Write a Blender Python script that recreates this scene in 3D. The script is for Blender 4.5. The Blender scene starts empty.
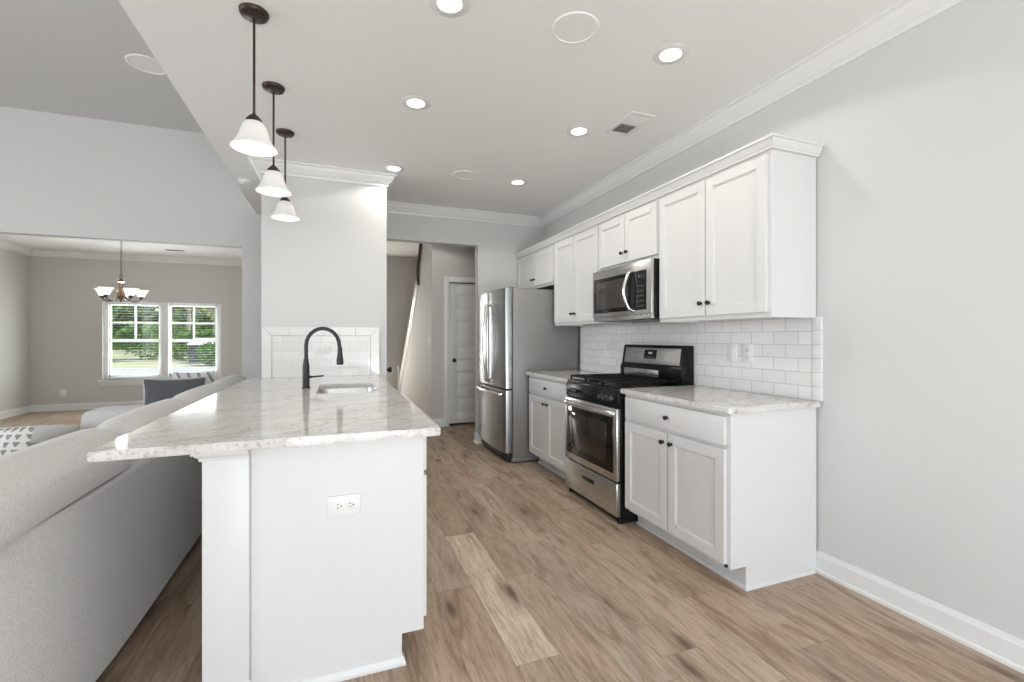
import bpy, bmesh, math, random
from mathutils import Vector, Matrix
random.seed(7)
PI = math.pi
S = bpy.context.scene
COL = S.collection

# ------------------------------------------------------------------ camera, world, sun, daylight, exposure
cam_d = bpy.data.cameras.new('camera'); cam = bpy.data.objects.new('camera', cam_d); COL.objects.link(cam)
cam.location = (0, 0, 1.25); cam.rotation_euler = (PI/2, 0, -math.atan(175.5/460))
cam_d.sensor_width = 36; cam_d.lens = 460/1024*36; cam_d.shift_y = -3/1024; cam_d.clip_start = .02; cam_d.clip_end = 500
S.camera = cam
S.view_settings.view_transform = 'Standard'; S.view_settings.look = 'None'
S.view_settings.gamma = 1; S.view_settings.use_curve_mapping = False
S.view_settings.exposure = 0.02

w = bpy.data.worlds.new('sky'); S.world = w; w.use_nodes = True
nt = w.node_tree
sky = nt.nodes.new('ShaderNodeTexSky'); sky.sky_type = 'NISHITA'; sky.sun_disc = False
sky.sun_elevation = math.radians(50); sky.sun_rotation = math.radians(60); sky.air_density = 1; sky.dust_density = 1.5
bg = nt.nodes['Background']; nt.links.new(sky.outputs[0], bg.inputs[0]); bg.inputs[1].default_value = 0.30

def light(name, kind, loc, rot, power, color=(1, 1, 1), size=None, size_y=None, parent=None):
    d = bpy.data.lights.new(name, kind); d.energy = power; d.color = color
    if kind == 'AREA':
        d.size = size
        if size_y: d.shape = 'RECTANGLE'; d.size_y = size_y
        else: d.shape = 'DISK'
    elif kind == 'SUN': d.angle = math.radians(1)
    else: d.shadow_soft_size = size or .05
    o = bpy.data.objects.new(name, d); COL.objects.link(o); o.location = loc; o.rotation_euler = rot
    if parent: o.parent = parent
    return o
light('sun', 'SUN', (8, 20, 20), (math.radians(35), math.radians(30), 0), 4.2, (1, .96, .9))
DAY = (.93, .97, 1)
# area lamps added as daylight at unseen openings behind and left of the camera
light('daylight_patio', 'AREA', (.6, -2.68, 1.15), (PI/2+.2, 0, 0), 40, DAY, 2.3, 2.0)
light('ceiling_fill', 'AREA', (.6, -3.1, .35), (PI/2+1.0, 0, 0), 115, DAY, 2.2, 1.2)  # unseen lamp added low outside, aimed up to brighten the kitchen ceiling
light('daylight_rear', 'AREA', (-3.6, -2.68, 1.7), (PI/2, 0, 0), 46, DAY, 2.7, 2.1)
light('daylight_left', 'AREA', (-6.08, 2.2, 1.7), (PI/2, 0, -PI/2), 125, DAY, 3.1, 2.1)
light('foyer_fill', 'AREA', (.3, 10.22, 1.3), (PI/2, 0, PI), 55, (1, .95, .88), .6, 2.0)  # unseen warm lamp added behind the entry door to brighten the stair hall
light('daylight_dining', 'AREA', (-2.97, 10.34, 1.2), (PI/2, 0, PI), 90, DAY, 1.6, 1.25)

# ------------------------------------------------------------------ materials
def mat(name, col, rough=.5, metal=0, **k):
    m = bpy.data.materials.new(name); m.use_nodes = True
    p = m.node_tree.nodes['Principled BSDF']
    p.inputs['Base Color'].default_value = (*col, 1); p.inputs['Roughness'].default_value = rough
    p.inputs['Metallic'].default_value = metal
    for a, b in k.items(): p.inputs[a.replace('_', ' ')].default_value = b
    return m
class N:
    """tiny node-building helper"""
    def __init__(s, m): s.t = m.node_tree; s.p = s.t.nodes['Principled BSDF']
    def n(s, kind, **k):
        x = s.t.nodes.new('ShaderNode'+kind)
        for a, b in k.items(): setattr(x, a, b)
        return x
    def put(s, sock, v):
        if isinstance(v, (int, float)): sock.default_value = v
        elif isinstance(v, tuple): sock.default_value = v if len(v) == len(sock.default_value) else (*v, 1)
        else: s.t.links.new(v, sock)
    def m(s, op, a, b=0, c=0):
        x = s.n('Math', operation=op); s.put(x.inputs[0], a); s.put(x.inputs[1], b); s.put(x.inputs[2], c); return x.outputs[0]
    def mix(s, f, a, b, blend='MIX'):
        x = s.n('Mix', data_type='RGBA', blend_type=blend); s.put(x.inputs[0], f); s.put(x.inputs[6], a); s.put(x.inputs[7], b); return x.outputs[2]
    def ramp(s, f, pts):
        x = s.n('ValToRGB'); s.put(x.inputs[0], f); e = x.color_ramp.elements
        while len(e) < len(pts): e.new(.5)
        for q, (pos, c) in zip(e, pts): q.position = pos; q.color = (c, c, c, 1) if isinstance(c, (int, float)) else (*c, 1)
        return x.outputs[0]
    def pos(s):
        x = s.n('NewGeometry'); y = s.n('SeparateXYZ'); s.put(y.inputs[0], x.outputs['Position']); return y.outputs
    def obj(s): return s.n('TexCoord').outputs['Object']
    def xyz(s, a, b, c):
        x = s.n('CombineXYZ'); s.put(x.inputs[0], a); s.put(x.inputs[1], b); s.put(x.inputs[2], c); return x.outputs[0]
    def noise(s, v, scale, detail=3, rough=.5, dist=0):
        x = s.n('TexNoise'); s.put(x.inputs['Vector'], v); s.put(x.inputs['Scale'], scale)
        x.inputs['Detail'].default_value = detail; x.inputs['Roughness'].default_value = rough; x.inputs['Distortion'].default_value = dist
        return x.outputs['Fac']
    def bump(s, h, strength=.2, dist=.01):
        x = s.n('Bump'); s.put(x.inputs['Height'], h); x.inputs['Strength'].default_value = strength; x.inputs['Distance'].default_value = dist
        s.t.links.new(x.outputs[0], s.p.inputs['Normal'])
    def base(s, c): s.t.links.new(c, s.p.inputs['Base Color'])
    def rough(s, c): s.t.links.new(c, s.p.inputs['Roughness'])

def paint(name, col, rough=.6):
    m = mat(name, col, rough); q = N(m); q.bump(q.noise(q.obj(), 180, 2), .04, .002); return m
M_wall = paint('wall_paint', (.655, .655, .645), .7)
M_dwall = paint('dining_wall_paint', (.60, .585, .56), .7)
M_ceil = paint('ceiling_paint', (.88, .875, .865), .8)
M_trim = paint('white_trim_paint', (.80, .80, .79), .35)
M_cab = paint('white_cabinet_paint', (.73, .73, .725), .38)
M_toe = paint('toe_kick_paint', (.80, .80, .79), .4)
M_black = mat('black_enamel', (.008, .008, .009), .22, Specular_IOR_Level=.22)
M_blackm = mat('matte_black_metal', (.02, .019, .019), .42, .3)
M_cast = mat('black_cast_iron', (.009, .0085, .0085), .6, Specular_IOR_Level=.25)
M_faucet = mat('dark_gunmetal', (.045, .043, .043), .35, .7)
M_glassb = mat('black_glass', (.006, .0055, .0055), .05, Specular_IOR_Level=.35)
M_bronze = mat('oil_rubbed_bronze', (.06, .042, .036), .4, .7)
M_plastic = mat('white_plastic', (.82, .82, .81), .3)
M_slot = mat('socket_slot_dark', (.05, .05, .05), .5)
M_dark = mat('dark_duct', (.12, .12, .12), .8)
M_rubber = mat('grey_plastic', (.20, .20, .20), .5)
M_display = mat('lcd_display', (.012, .014, .018), .1, Emission_Color=(.5, .75, 1, 1), Emission_Strength=.02)
M_digit = mat('lcd_digits', (.1, .1, .1), .4, Emission_Color=(.7, .85, 1, 1), Emission_Strength=.25)

def steel(name, col=(.58, .575, .57), rough=.27, vertical=False):
    m = mat(name, col, rough, 1); q = N(m); P = q.pos()
    v = q.xyz(q.m('MULTIPLY', P[0], 900), q.m('MULTIPLY', P[1], 900 if vertical else 3), q.m('MULTIPLY', P[2], 3 if vertical else 900))
    n = q.noise(v, 1, 2)
    q.rough(q.m('ADD', rough-.05, q.m('MULTIPLY', n, .1))); q.bump(n, .03, .0005)
    return m
M_steel = steel('brushed_stainless_steel')
M_steelv = steel('brushed_stainless_door', (.38, .395, .41), .24, True)
M_chrome = mat('polished_steel_handle', (.72, .72, .72), .16, 1)
M_sidegrey = mat('grey_painted_steel_side', (.25, .245, .238), .42, .25)
M_sink = steel('sink_steel', (.62, .60, .57), .3)

def emit(name, col, s, base=(.8, .8, .8)):
    return mat(name, base, .4, Emission_Color=(*col, 1), Emission_Strength=s)
M_led = emit('lit_led_lens', (1, .97, .92), 6)
M_bulb = emit('lit_bulb', (1, .96, .9), 2.6)
M_shade = emit('alabaster_glass_lit', (1, .97, .93), .10, (.72, .71, .70))
M_shade2 = emit('frosted_glass_lit', (1, .95, .88), .75, (.86, .84, .8))

def wood_floor():
    m = mat('oak_plank_floor', (.4, .3, .2), .42); q = N(m); P = q.pos()
    W_, L_ = .182, 1.22
    xs = q.m('DIVIDE', q.m('SUBTRACT', P[0], .64), W_); row = q.m('FLOOR', xs)
    wn = q.n('TexWhiteNoise', noise_dimensions='1D'); q.put(wn.inputs['W'], row)
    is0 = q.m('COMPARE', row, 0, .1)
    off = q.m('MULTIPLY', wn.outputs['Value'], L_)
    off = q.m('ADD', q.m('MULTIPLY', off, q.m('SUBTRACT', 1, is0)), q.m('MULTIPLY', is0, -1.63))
    ys = q.m('DIVIDE', q.m('ADD', P[1], off), L_); col = q.m('FLOOR', ys)
    w2 = q.n('TexWhiteNoise', noise_dimensions='2D'); q.put(w2.inputs['Vector'], q.xyz(row, col, 0))
    rv = w2.outputs['Value']
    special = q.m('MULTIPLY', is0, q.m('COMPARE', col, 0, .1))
    shiftv = q.m('MULTIPLY', rv, 37)
    v = q.xyz(q.m('MULTIPLY', P[0], 1), q.m('MULTIPLY', P[1], .1), shiftv)
    g1 = q.noise(v, 62, 8, .72, .5)
    v2 = q.xyz(P[0], q.m('MULTIPLY', P[1], .16), shiftv)
    g2 = q.noise(v2, 9, 4, .6, 1.6)
    g3 = q.noise(q.xyz(P[0], q.m('MULTIPLY', P[1], .03), shiftv), 240, 2, .5)
    c = q.ramp(rv, [(0, (.38, .265, .185)), (.25, (.54, .40, .29)), (.5, (.44, .33, .245)), (.75, (.57, .44, .335)), (1, (.48, .385, .30))])
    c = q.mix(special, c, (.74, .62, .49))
    c = q.mix(q.ramp(g1, [(.38, .62), (.54, 0)]), c, q.mix(1, c, (.55, .47, .40), 'MULTIPLY'))
    c = q.mix(q.ramp(g2, [(.36, .7), (.47, 0)]), c, q.mix(1, c, (.52, .43, .37), 'MULTIPLY'))
    c = q.mix(q.ramp(g2, [(.55, 0), (.78, .45)]), c, (.74, .61, .49))
    c = q.mix(q.m('MULTIPLY', q.ramp(g3, [(.4, 1), (.6, 0)]), .3), c, (.22, .15, .10))
    # knots
    vo = q.n('TexVoronoi'); q.put(vo.inputs['Vector'], q.xyz(q.m('MULTIPLY', P[0], 6), q.m('MULTIPLY', P[1], 1.7), q.m('MULTIPLY', rv, 9)))
    q.put(vo.inputs['Scale'], 1.0)
    wob = q.m('ADD', vo.outputs['Distance'], q.m('MULTIPLY', q.m('SUBTRACT', g1, .5), .22))
    kn = q.ramp(wob, [(.05, 1), (.17, 0)])
    halo = q.ramp(wob, [(.10, .55), (.42, 0)])
    c = q.mix(halo, c, (.25, .17, .115))
    c = q.mix(q.m('MULTIPLY', kn, .85), c, (.10, .062, .042))
    fx = q.m('FRACT', xs); fy = q.m('FRACT', ys)
    ex = q.m('MULTIPLY', q.m('MINIMUM', fx, q.m('SUBTRACT', 1, fx)), W_)
    ey = q.m('MULTIPLY', q.m('MINIMUM', fy, q.m('SUBTRACT', 1, fy)), L_)
    e = q.m('MINIMUM', ex, ey)
    seam = q.ramp(q.m('MULTIPLY', e, 100), [(.08, 1), (.2, 0)])
    c = q.mix(q.m('MULTIPLY', seam, .55), c, (.13, .09, .065))
    q.base(c); q.rough(q.m('ADD', .36, q.m('MULTIPLY', g1, .16)))
    q.bump(q.m('SUBTRACT', q.m('MULTIPLY', g1, .25), seam), .12, .002)
    return m
M_floor = wood_floor()

def granite():
    m = mat('white_granite', (.7, .68, .65), .09); q = N(m); P = q.pos()
    a = .62; ca, sa = math.cos(a), math.sin(a)
    u = q.m('ADD', q.m('MULTIPLY', P[0], ca), q.m('MULTIPLY', P[1], sa))
    v = q.m('SUBTRACT', q.m('MULTIPLY', P[1], ca), q.m('MULTIPLY', P[0], sa))
    st = q.xyz(q.m('MULTIPLY', u, .32), v, P[2])
    n1 = q.noise(st, 5.5, 6, .62, 1.3)
    n2 = q.noise(st, 17, 6, .7, .8)
    n3 = q.noise(q.xyz(*P), 75, 4, .7, .3)
    c = q.mix(q.ramp(n1, [(.35, 0), (.65, 1)]), (.67, .635, .60), (.76, .75, .735))
    c = q.mix(q.ramp(n2, [(.36, .75), (.48, 0)]), c, (.46, .42, .39))
    c = q.mix(q.ramp(n2, [(.60, 0), (.72, .55)]), c, (.86, .85, .84))
    c = q.mix(q.ramp(n3, [(.34, .75), (.47, 0)]), c, (.40, .38, .365))
    n4 = q.noise(q.xyz(*P), 34, 3, .6); n5 = q.noise(st, 2.6, 2)
    dk = q.m('MULTIPLY', q.ramp(n4, [(.30, 1), (.37, 0)]), q.ramp(n5, [(.5, 0), (.62, 1)]))
    c = q.mix(q.m('MULTIPLY', dk, .85), c, (.13, .12, .12))
    q.base(c); return m
M_granite = granite()

def tile(name, axis, x0, z0, grout=(.45, .445, .435, 1)):
    m = mat(name, (.8, .8, .79), .08); q = N(m); P = q.pos()
    br = q.n('TexBrick'); br.offset = .5
    q.put(br.inputs['Vector'], q.xyz(q.m('SUBTRACT', P[axis], x0), q.m('SUBTRACT', P[2], z0), 0))
    br.inputs['Scale'].default_value = 1; br.inputs['Brick Width'].default_value = .1545; br.inputs['Row Height'].default_value = .0745
    br.inputs['Mortar Size'].default_value = .0016; br.inputs['Mortar Smooth'].default_value = .15; br.inputs['Bias'].default_value = 0
    br.inputs['Color1'].default_value = (.78, .775, .765, 1); br.inputs['Color2'].default_value = (.84, .835, .825, 1); br.inputs['Mortar'].default_value = grout
    q.base(br.outputs['Color'])
    q.rough(q.m('ADD', .07, q.m('MULTIPLY', br.outputs['Fac'], .6)))
    q.bump(q.m('SUBTRACT', q.m('MULTIPLY', q.noise(q.xyz(*P), 9, 2), .25), br.outputs['Fac']), .35, .002)
    return m
M_tile_r = tile('subway_tile', 1, 1.7445, .914)
M_tile_c = tile('subway_tile_sink', 0, -.51, .914, (.62, .61, .60, 1))
M_tileplain = mat('glazed_edge_tile', (.81, .805, .795), .1)

def fabric(name, col, col2, scale=160, bump=.5):
    m = mat(name, col, .95); q = N(m); o = q.obj()
    n = q.noise(o, scale, 3, .7); n2 = q.noise(o, 5, 3, .6)
    c = q.mix(q.ramp(n, [(.3, 0), (.7, 1)]), col2, col); c = q.mix(q.m('MULTIPLY', n2, .25), c, col2)
    q.base(c); q.bump(n, bump, .003); q.p.inputs['Sheen Weight'].default_value = .2
    return m
M_sofa = fabric('pale_heather_upholstery', (.75, .735, .715), (.54, .525, .51))
M_grey = fabric('charcoal_grey_fabric', (.13, .135, .14), (.07, .072, .078))
M_piping = fabric('light_piping', (.65, .64, .62), (.5, .49, .48))
def ikat():
    m = mat('grey_white_ikat_fabric', (.8, .8, .78), .95); q = N(m)
    sx = q.n('SeparateXYZ'); q.put(sx.inputs[0], q.obj())
    n = q.noise(q.obj(), 60, 3)
    X = q.m('ADD', q.m('MULTIPLY', sx.outputs[0], 200), q.m('MULTIPLY', n, .8)); Z = q.m('MULTIPLY', sx.outputs[2], 185)
    s = q.m('ADD', q.m('SINE', X), q.m('MULTIPLY', q.m('SINE', q.m('ADD', Z, q.m('MULTIPLY', q.m('ABSOLUTE', q.m('SINE', X)), 1.5))), .9))
    q.base(q.mix(q.ramp(q.m('ADD', s, q.m('MULTIPLY', n, .7)), [(.70, 0), (.95, 1)]), (.78, .76, .73), (.30, .29, .28))); q.bump(n, .3, .003); return m
M_ikat = ikat()
def stripes():
    m = mat('grey_white_striped_fabric', (.8, .8, .78), .95); q = N(m)
    sx = q.n('SeparateXYZ'); q.put(sx.inputs[0], q.obj())
    s = q.m('SINE', q.m('MULTIPLY', q.m('ADD', sx.outputs[0], q.m('MULTIPLY', sx.outputs[2], .5)), 75))
    q.base(q.mix(q.ramp(s, [(.45, 0), (.6, 1)]), (.72, .71, .69), (.28, .29, .30))); return m
M_stripe = stripes()
M_carpet = fabric('stair_carpet', (.42, .38, .33), (.3, .27, .23), 120)
def pane_mat():
    m = bpy.data.materials.new('clear_window_glass'); m.use_nodes = True; t = m.node_tree; t.nodes.clear()
    o = t.nodes.new('ShaderNodeOutputMaterial'); mx = t.nodes.new('ShaderNodeMixShader'); a = t.nodes.new('ShaderNodeBsdfTransparent'); b = t.nodes.new('ShaderNodeBsdfGlossy')
    b.inputs['Roughness'].default_value = .02; mx.inputs[0].default_value = .012; a.inputs[0].default_value = (.95, .97, .96, 1)
    t.links.new(a.outputs[0], mx.inputs[1]); t.links.new(b.outputs[0], mx.inputs[2]); t.links.new(mx.outputs[0], o.inputs[0]); return m
M_pane = pane_mat()
def noisy(name, c1, c2, scale, rough=.9):
    m = mat(name, c1, rough); q = N(m); q.base(q.mix(q.ramp(q.noise(q.obj(), scale, 4, .65), [(.35, 0), (.65, 1)]), c1, c2)); return m
M_grass = noisy('lawn_grass', (.42, .43, .22), (.56, .52, .33), .8)
M_road = noisy('concrete_drive', (.45, .43, .40), (.52, .50, .46), 2)
M_leaf = noisy('green_leaves', (.05, .13, .03), (.20, .34, .08), .9)
M_leaf2 = noisy('yellow_green_leaves', (.22, .30, .06), (.48, .42, .12), .8)
M_bark = noisy('pale_bark', (.42, .38, .33), (.25, .21, .17), 6)
M_roofs = noisy('dark_shingles', (.05, .055, .07), (.09, .09, .11), 8)
M_siding = noisy('white_siding', (.75, .75, .74), (.68, .68, .68), 3)

# ------------------------------------------------------------------ mesh helpers
class MB:
    def __init__(s): s.bm = bmesh.new()
    def box(s, a, b, bev=0, seg=2):
        x0, y0, z0 = a; x1, y1, z1 = b
        r = bmesh.ops.create_cube(s.bm, size=1)['verts']
        for v in r:
            v.co = Vector(((x0+x1)/2+v.co.x*(x1-x0), (y0+y1)/2+v.co.y*(y1-y0), (z0+z1)/2+v.co.z*(z1-z0)))
        if bev:
            es = list({e for v in r for e in v.link_edges})
            bmesh.ops.bevel(s.bm, geom=es, offset=bev, segments=seg, affect='EDGES', profile=.5)
        return s
    def cyl(s, p0, p1, r, r2=None, seg=24):
        p0, p1 = Vector(p0), Vector(p1); d = p1-p0
        q = d.to_track_quat('Z', 'Y').to_matrix().to_4x4()
        bmesh.ops.create_cone(s.bm, cap_ends=True, segments=seg, radius1=r, radius2=r if r2 is None else r2, depth=d.length,
                              matrix=Matrix.Translation((p0+p1)/2) @ q)
        return s
    def ball(s, c, r, seg=20, sc=(1, 1, 1)):
        bmesh.ops.create_uvsphere(s.bm, u_segments=seg, v_segments=seg//2+2, radius=r, matrix=Matrix.Translation(c) @ Matrix.Diagonal((*sc, 1)))
        return s
    def lathe(s, prof, c=(0, 0, 0), seg=32, axis='Z', cap=False):
        rings = []
        for r, z in prof:
            ring = []
            for k in range(seg):
                a = 2*PI*k/seg; p = (r*math.cos(a), r*math.sin(a), z)
                if axis == 'X': p = (p[2], p[0], p[1])
                if axis == 'Y': p = (p[0], p[2], p[1])
                ring.append(s.bm.verts.new(Vector(c)+Vector(p)))
            rings.append(ring)
        for a, b in zip(rings, rings[1:]):
            for k in range(seg):
                s.bm.faces.new((a[k], a[(k+1) % seg], b[(k+1) % seg], b[k]))
        if cap:
            s.bm.faces.new(rings[0][::-1]); s.bm.faces.new(rings[-1])
        return s
    def tube(s, pts, r, seg=12, radii=None, flat=1):
        pts = [Vector(p) for p in pts]; rings = []
        T0 = (pts[1]-pts[0]).normalized(); up = Vector((0, 0, 1)) if abs(T0.z) < .9 else Vector((0, 1, 0))
        Nv = T0.cross(up).normalized()
        for i, p in enumerate(pts):
            T = ((pts[min(i+1, len(pts)-1)]-pts[max(i-1, 0)])).normalized()
            Nv = (Nv-T*Nv.dot(T)).normalized(); Bv = T.cross(Nv)
            rr = radii[i] if radii else r
            rings.append([s.bm.verts.new(p+Nv*rr*math.cos(2*PI*k/seg)+Bv*rr*flat*math.sin(2*PI*k/seg)) for k in range(seg)])
        for a, b in zip(rings, rings[1:]):
            for k in range(seg): s.bm.faces.new((a[k], a[(k+1) % seg], b[(k+1) % seg], b[k]))
        s.bm.faces.new(rings[0][::-1]); s.bm.faces.new(rings[-1]); return s
    def prism(s, poly, z0, z1, axis='Z', bev=0, seg=2):
        def P(a, b, c): return {'Z': (a, b, c), 'Y': (a, c, b), 'X': (c, a, b)}[axis]
        lo = [s.bm.verts.new(P(a, b, z0)) for a, b in poly]; hi = [s.bm.verts.new(P(a, b, z1)) for a, b in poly]
        n = len(poly); fs = [s.bm.faces.new(lo[::-1]), s.bm.faces.new(hi)]
        for k in range(n): fs.append(s.bm.faces.new((lo[k], lo[(k+1) % n], hi[(k+1) % n], hi[k])))
        bmesh.ops.recalc_face_normals(s.bm, faces=fs)
        if bev:
            es = list({e for f in fs for e in f.edges if e.calc_face_angle(0) > .6})
            bmesh.ops.bevel(s.bm, geom=es, offset=bev, segments=seg, affect='EDGES', profile=.5)
        return s
    def sweep(s, prof, path, side=1):
        """profile [(out, z)] carried along a horizontal polyline with mitred corners; out is to the left of travel"""
        path = [Vector((p[0], p[1])) for p in path]; n = len(path); rows = []
        def nrm(a, b):
            d = (b-a).normalized(); return Vector((-d.y, d.x))*side
        for i, p in enumerate(path):
            if i == 0: o = nrm(p, path[1])
            elif i == n-1: o = nrm(path[i-1], p)
            else:
                a, b = nrm(path[i-1], p), nrm(p, path[i+1]); o = (a+b)/(1+a.dot(b))
            rows.append([s.bm.verts.new((p.x+o.x*q, p.y+o.y*q, z)) for q, z in prof])
        k = len(prof); fs = []
        for a, b in zip(rows, rows[1:]):
            for j in range(k): fs.append(s.bm.faces.new((a[j], a[(j+1) % k], b[(j+1) % k], b[j])))
        fs += [s.bm.faces.new(rows[0]), s.bm.faces.new(rows[-1][::-1])]
        bmesh.ops.recalc_face_normals(s.bm, faces=fs); return s
    def build(s, name, m, parent=None, smooth=True, ang=38, recalc=True):
        bm = s.bm
        if recalc: bmesh.ops.recalc_face_normals(bm, faces=bm.faces[:])
        if smooth:
            for f in bm.faces: f.smooth = True
            for e in bm.edges:
                if len(e.link_faces) == 2 and e.calc_face_angle(0) > math.radians(ang): e.smooth = False
        me = bpy.data.meshes.new(name); bm.to_mesh(me); bm.free(); me.materials.append(m)
        o = bpy.data.objects.new(name, me); COL.objects.link(o)
        if parent: o.parent = parent
        return o
def box(name, a, b, m, parent=None, bev=0, seg=2): return MB().box(a, b, bev, seg).build(name, m, parent)
def tag(o, label, cat, group=None, kind=None):
    o['label'] = label; o['category'] = cat
    if group: o['group'] = group
    if kind: o['kind'] = kind
    return o
def thing(name, label, cat, loc=(0, 0, 0), rz=0, group=None):
    o = bpy.data.objects.new(name, None); COL.objects.link(o); o.location = loc; o.rotation_euler = (0, 0, rz); o.empty_display_size = .1
    return tag(o, label, cat, group)
def struct(o, label=None, cat=None):
    o['kind'] = 'structure'
    if label: o['label'] = label
    if cat: o['category'] = cat
    return o
def dup(root, loc, rz=None, label=None, group=None):
    r = root.copy(); COL.objects.link(r); r.location = loc
    if rz is not None: r.rotation_euler = (0, 0, rz)
    if label: r['label'] = label
    if group: r['group'] = group
    def rec(src, dst):
        for ch in [c for c in bpy.data.objects if c.parent == src and c != dst]:
            c = ch.copy(); COL.objects.link(c); c.parent = dst; rec(ch, c)
    rec(root, r)
    return r

# ------------------------------------------------------------------ the shell
XR, YB, ZC, ZG, YG, YD = 2.41, 5.24, 2.74, 3.62, 6.257, 10.162
XL, YR = -6.0, -2.6
struct(box('floor', (-6.2, -2.8, -.12), (3.2, 10.36, 0), M_floor), 'warm grey-brown oak plank floor running through the kitchen', 'floor')
struct(box('ceiling', (-.9, YR-.1, ZC), (XR+.12, YG-.0, ZG+.1), M_ceil), 'flat white kitchen ceiling with recessed lights', 'ceiling')
struct(box('ceiling_great_room', (XL-.1, YR-.1, ZG), (-.9, YG, ZG+.1), M_wall), 'higher pale grey ceiling over the living area', 'ceiling')  # takes the wall paint, to shade it darker than the kitchen ceiling
struct(box('ceiling_dining', (-4.96, YG+.12, ZC), (-.83, YD, ZC+.1), M_ceil), 'ceiling of the dining room beyond the wide opening', 'ceiling')
struct(box('ceiling_foyer', (-.83, YG+.12, 3.0), (3.2, YD, 3.1), M_ceil), 'ceiling over the stair hall', 'ceiling')
struct(box('wall_right', (XR, YR-.1, 0), (XR+.12, YB+.12, ZC), M_wall), 'long pale grey wall on the right behind the cabinets', 'wall')
b = MB(); b.box((1.568, YB, 0), (XR, YB+.12, ZC)); b.box((.43, YB, 2.348), (1.568, YB+.12, ZC))
struct(b.build('wall_back', M_wall), 'kitchen end wall with a doorway beside the refrigerator', 'wall')
struct(box('wall_pantry', (-.59, 4.36, 0), (.43, YB+.12, ZC), M_wall), 'pantry block standing at the far end of the peninsula', 'wall')
b = MB(); b.box((XL, YG, 2.335), (-1.05, YG+.12, ZG+.1)); b.box((-1.05, YG, 0), (.55, YG+.12, ZG+.1)); b.box((XL, YG, 0), (-4.6, YG+.12, 2.335))
b.box((.55, YG, 2.74), (3.2, YG+.12, 3.1))
struct(b.build('wall_living', M_wall), 'tall grey living-room wall with a wide opening to the dining room', 'wall')
# left wall with window opening y .6..3.8, z .6..2.8
b = MB(); b.box((XL-.12, YR-.1, 0), (XL, .6, ZG+.1)); b.box((XL-.12, 3.8, 0), (XL, YG+.12, ZG+.1)); b.box((XL-.12, .6, 0), (XL, 3.8, .6)); b.box((XL-.12, .6, 2.8), (XL, 3.8, ZG+.1))
struct(b.build('wall_left', M_wall))
b = MB(); b.box((XL, YR-.12, 0), (-5, YR, ZG+.1)); b.box((-5, YR-.12, 0), (-2.2, YR, .6)); b.box((-5, YR-.12, 2.8), (-2.2, YR, ZG+.1)); b.box((-2.2, YR-.12, 0), (-.6, YR, ZG+.1))
b.box((-.6, YR-.12, 2.2), (1.8, YR, ZG+.1)); b.box((1.8, YR-.12, 0), (XR, YR, ZG+.1))
struct(b.build('wall_rear', M_wall))
# dining room
WX0, WX1, WZ0, WZ1 = -3.86, -2.06, .50, 1.905
b = MB(); b.box((-4.96, YG+.12, 0), (-4.84, YD+.12, 2.9)); struct(b.build('wall_dining_left', M_dwall), 'left side wall of the dining room', 'wall')
b = MB(); b.box((-4.84, YD, 0), (WX0, YD+.14, 2.9)); b.box((WX1, YD, 0), (-.83, YD+.14, 2.9)); b.box((WX0, YD, 0), (WX1, YD+.14, WZ0)); b.box((WX0, YD, WZ1), (WX1, YD+.14, 2.9))
struct(b.build('wall_dining_back', M_dwall), 'taupe dining-room wall around the double window', 'wall')
struct(box('wall_dining_right', (-.95, YG+.12, 0), (-.83, YD, 3.0), M_dwall))
# foyer and hall
b = MB(); b.box((-.83, YD, 0), (-.05, YD+.14, 3.1)); b.box((-.05, YD, 2.35), (.65, YD+.14, 3.1)); b.box((.65, YD, 0), (3.2, YD+.14, 3.1))
struct(b.build('wall_foyer', M_dwall), 'taupe end wall of the stair hall', 'wall')
HY = 6.42
b = MB(); b.box((1.25, HY, 0), (1.495, HY+.1, 2.74)); b.box((1.495, HY, 2.05), (2.27, HY+.1, 2.74)); b.box((2.27, HY, 0), (3.2, HY+.1, 2.74))
struct(b.build('wall_hall', M_dwall), 'hall wall holding the narrow white panelled door', 'wall')
struct(box('wall_hall_right', (3.0, YB+.12, 0), (3.12, YD, 3.1), M_wall))
struct(box('wall_hall_side', (XR+.12, YB, 0), (3.12, YB+.12, 3.1), M_wall))
struct(box('ceiling_hall', (.5, YB+.12, ZC), (3.12, YG, ZC+.1), M_ceil))
# stair wall (sloping top) in the plane x=1.25, rising towards the camera
sp = [(HY+.1, 0), (9.95, 0), (9.95, .06), (7.5, 2.12), (7.28, 2.99), (HY+.1, 2.99)]
b = MB(); b.prism(sp, 1.25, 1.33, axis='X'); struct(b.build('wall_stair', M_wall), 'grey wall under the staircase with a sloping top', 'wall')

# crown, baseboards
CROWN = [(0, -.105), (.012, -.105), (.016, -.088), (.030, -.078), (.058, -.040), (.066, -.020), (.082, -.014), (.082, 0), (0, 0)]
def crown(n, path, zc, side=1, m=M_trim): 
    return struct(MB().sweep([(a, zc+b_) for a, b_ in CROWN], path, side).build(n, m, smooth=False))
crown('trim_1', [(XR, YR), (XR, YB), (.43, YB), (.43, 4.36), (-.59, 4.36), (-.59, YB+.12)], ZC)
crown('trim_2', [(-.95, YD), (-4.84, YD), (-4.84, YG+.12)], ZC)
BASE = [(0, 0), (.022, 0), (.022, .014), (.014, .022), (.014, .092), (.009, .104), (.007, .112), (0, .114)]
def baseb(n, path, side=1): return struct(MB().sweep(BASE, path, side).build(n, M_trim, smooth=False))
baseb('baseboard_right', [(XR, YR), (XR, 1.72)])
baseb('baseboard_dining', [(-.95, YD), (-4.84, YD), (-4.84, YG+.12)])
baseb('baseboard_back', [(1.62, YB), (1.568, YB), (1.568, YB+.12)], 1)
baseb('baseboard_hall', [(1.425, HY), (1.25, HY), (1.25, 9.9)], 1)
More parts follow.
